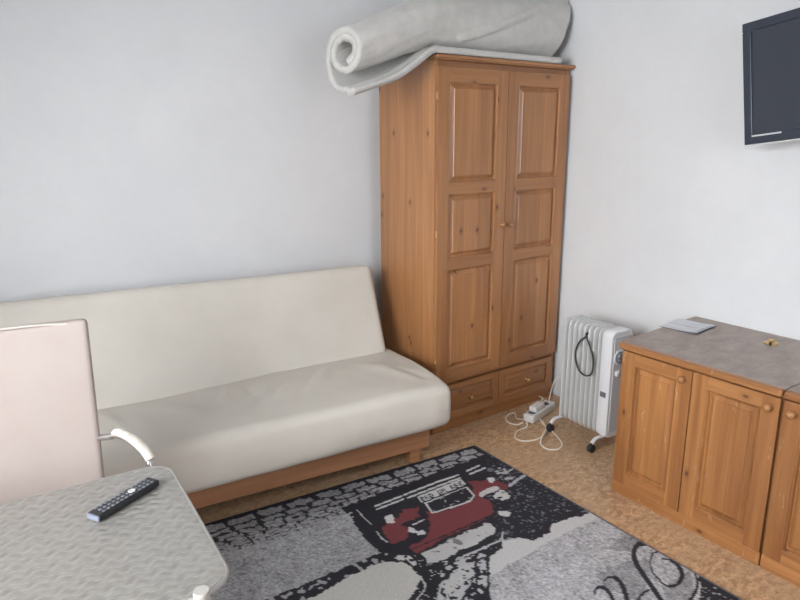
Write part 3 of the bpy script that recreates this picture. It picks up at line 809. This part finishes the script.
mb = MB(); mb.box(.016, HD-.016, -.0385, -.034, HZ0+.03, HZ1-.03, .002); mb.build('front_panel', M['grey_enamel'], hs)
mb = MB(); mb.lathe([(.040, 0), (.040, .004), (.036, .005)], (.056, -.038, .515), (0, -1, 0), n=28); mb.build('dial_plate', M['white_enamel'], hs)
mb = MB(); mb.lathe([(.031, 0), (.030, .016), (.026, .019), (.001, .019)], (.056, -.042, .515), (0, -1, 0), n=28); mb.build('thermostat_dial', M['grey_plastic'], hs)
mb = MB(); mb.lathe([(.017, 0), (.016, .012), (.001, .013)], (.046, -.038, .430), (0, -1, 0), n=20); mb.build('power_knob', M['white_enamel'], hs)
mb = MB(); mb.box(-.003, .0, -.018, .018, .298, .326, .001); mb.build('badge', M['grey_plastic'], hs)
for y in (.005, .300):
    mb = MB()
    mb.tube(curve([(-.055, y, .050), (-.035, y, .066), (-.005, y, .072), (HD+.005, y, .072), (HD+.035, y, .066), (HD+.055, y, .050)], 6), .011, M['white_enamel'], 10, flat=.7)
    mb.box(.02, HD-.02, y-.012, y+.012, .07, .09, .002, M['white_enamel'])
    br = mb.build('castor_bracket', None, ht)
    for x in (-.055, HD+.055):
        mb = MB(); mb.tube([(x, y-.012, .0225), (x, y-.011, .0225), (x, y+.011, .0225), (x, y+.012, .0225)], [.018, .022, .022, .018], n=20); mb.tube([(x, y, .03), (x, y, .055)], .006, n=8)
        mb.build('castor', M['rubber'], br)
mb = MB()
mb.tube(curve([(.02, .128, .612), (-.004, .130, .608), (-.009, .132, .590), (-.012, .170, .55), (-.013, .190, .48), (-.012, .165, .405), (-.012, .115, .382), (-.013, .072, .41), (-.013, .070, .49), (-.012, .105, .56), (-.009, .126, .592), (.0, .128, .606), (.03, .128, .618)], 8), .0042, n=8)
mb.build('power_cable', M['black'], ht)

# ------------------------------------------------------------------ power strip and its cable
st_a, st_b = Vector((2.535, 2.470)), Vector((2.800, 2.475))
ps = thing('power_strip', 'white multi-socket power strip lying on the floor between wardrobe and heater', 'power strip', (2.695, 2.490, 0), R(16))
mb = MB(); mb.box(-.138, .138, -.034, .034, .002, .050, .008, seg=3); bd = mb.build('body', M['white_plastic'], ps)
for i in range(4):
    x = -.095+i*.056
    mb = MB(); mb.lathe([(.021, 0), (.021, .0015), (.018, .0018), (.017, -.002+.0025), (.001, .0008)], (x, 0, .0495), (0, 0, 1), n=22); so = mb.build('socket', M['grey_plastic'], bd)
mb = MB(); mb.box(.110, .128, -.012, .012, .049, .054, .002); mb.build('switch', M['silver'], bd)
pl = thing('plug', 'white block plug pushed into the power strip, cable loop at its side', 'plug', (2.660, 2.480, .0518), R(16))
mb = MB(); mb.box(-.055, .050, -.024, .024, 0, .032, .007, seg=3); mb.build('plug_body', M['white_plastic'], pl)
mb = MB(); mb.tube(curve([(.036, .004, .018), (.075, .01, .026), (.13, .03, .02), (.19, .085, -.002)], 8), .0038, n=8); mb.build('plug_cable', M['cord_white'], pl)
def floor_cable(label, pts, r=.0040):
    pts = [Vector(p) for p in pts]; o = pts[0].copy(); o.z = 0
    mb = MB(); mb.tube(curve([p-o for p in pts], 10), r, n=8)
    c = mb.build('cable', M['cord_white']); c.location = o
    return tag(c, label, 'cable', 'cream cables around the power strip')
floor_cable('long cream cable loop on the cork floor in front of the power strip',
    [(2.535, 2.435, .022), (2.507, 2.41, .006), (2.43, 2.405, .0045), (2.360, 2.345, .0045), (2.385, 2.285, .0045), (2.482, 2.273, .0045), (2.545, 2.300, .010), (2.60, 2.35, .0045), (2.655, 2.425, .004)])
floor_cable('cream cable running from the power strip towards the radiator castors in a teardrop loop',
    [(2.632, 2.425, .018), (2.615, 2.38, .006), (2.580, 2.27, .0045), (2.521, 2.158, .0045), (2.460, 2.125, .0045), (2.410, 2.150, .0045), (2.420, 2.215, .0045), (2.470, 2.255, .019), (2.520, 2.285, .022), (2.545, 2.297, .023), (2.560, 2.308, .016)])
floor_cable('short cream cable loop at the wardrobe end of the power strip',
    [(2.540, 2.475, .020), (2.545, 2.530, .006), (2.590, 2.585, .0045), (2.560, 2.600, .0045), (2.500, 2.570, .0045), (2.470, 2.515, .0045), (2.490, 2.465, .0045), (2.522, 2.452, .016)])
floor_cable('thin cream cable rising from the power strip against the wall beside the wardrobe',
    [(2.795, 2.520, .028), (2.835, 2.545, .055), (2.895, 2.575, .125), (2.945, 2.575, .165), (2.99, 2.56, .150), (3.004, 2.55, .08), (3.004, 2.50, .006)], .0032)

# ------------------------------------------------------------------ wall television, tilted on its bracket
Hd = Vector((-.068, -.990, .127)).normalized(); Vd = Vector((-.025, .129, .991)); Vd = (Vd-Hd*Vd.dot(Hd)).normalized(); Nd = Hd.cross(Vd)   # Nd points into the room
if Nd.x > 0: Nd = -Nd
TW, TH_, TD = .80, .491, .055
TLc = Vector((2.800, 1.582, 2.049)); ctr = TLc+Hd*TW/2-Vd*TH_/2
mt = Matrix((Hd, Vd, Hd.cross(Vd))).transposed().to_4x4(); mt.translation = ctr
tv = thing('television', 'black flat television tilted on a wall bracket at the top right', 'television', mtx=mt)
zs = 1 if (Hd.cross(Vd)).dot(Nd) > 0 else -1
mb = MB(); bz = .036
for q in ((-TW/2, TW/2, TH_/2-bz, TH_/2), (-TW/2, TW/2, -TH_/2, -TH_/2+bz*1.15), (-TW/2, -TW/2+bz, -TH_/2+bz, TH_/2-bz), (TW/2-bz, TW/2, -TH_/2+bz, TH_/2-bz)):
    mb.box(*q, *sorted((0, -zs*.022)), .003)
mb.build('bezel', M['tv_bezel'], tv)
mb = MB(); mb.box(-TW/2+bz-.004, TW/2-bz+.004, -TH_/2+bz, TH_/2-bz+.004, *sorted((-zs*.008, -zs*.014)), .0); mb.build('screen', M['tv_screen'], tv)
mb = MB(); mb.box(-TW/2+.004, TW/2-.004, -TH_/2+.004, TH_/2-.004, *sorted((-zs*.022, -zs*.040)), .004); mb.box(-TW*.36, TW*.36, -TH_*.36, TH_*.36, *sorted((-zs*.038, -zs*.075)), .012); mb.build('back_shell', M['black'], tv)
mb = MB(); mb.box(-TW/2+.034, -TW/2+.158, -TH_/2+.030, -TH_/2+.0365, *sorted((0, zs*.003)), .001); mb.build('trim_bar', M['silver'], tv)
mb = MB(); mb.box(-TW/2+.006, TW/2-.006, -TH_/2-.007, -TH_/2+.001, *sorted((-zs*.006, -zs*.030)), .002); mb.build('lower_strip', M['grey_enamel'], tv)
# bracket: arm from the shell to a wall plate
mb = MB(); inv = mt.inverted(); wp = Vector((WB-.008, ctr.y+.02, ctr.z)); sh = ctr+(-Nd)*.07
mb.tube([inv@sh, inv@wp], .018, n=12)
bm_ = bmesh.new(); bmesh.ops.create_cube(bm_, size=1)
for v in bm_.verts: v.co = inv @ (wp+Vector((v.co.x*.014, v.co.y*.16, v.co.z*.16)))
mb.merge(bm_); mb.build('wall_bracket', M['black'], tv)
# thin cable hanging from the television down to the cabinet
mb = MB(); o = Vector((WB-.010, 1.235, .7235))
mb.tube([p-o for p in curve([(2.975, 1.235, 1.76), (WB-.006, 1.232, 1.5), (WB-.006, 1.238, 1.1), (WB-.008, 1.240, .80), (2.985, 1.228, .735), (2.955, 1.20, .7262), (2.92, 1.14, .7262), (2.94, 1.06, .7262)], 10)], .0028, n=8)
c = mb.build('television_cable', M['grey_plastic']); c.location = o
tag(c, 'thin grey cable hanging down the wall onto the cabinet top', 'cable')
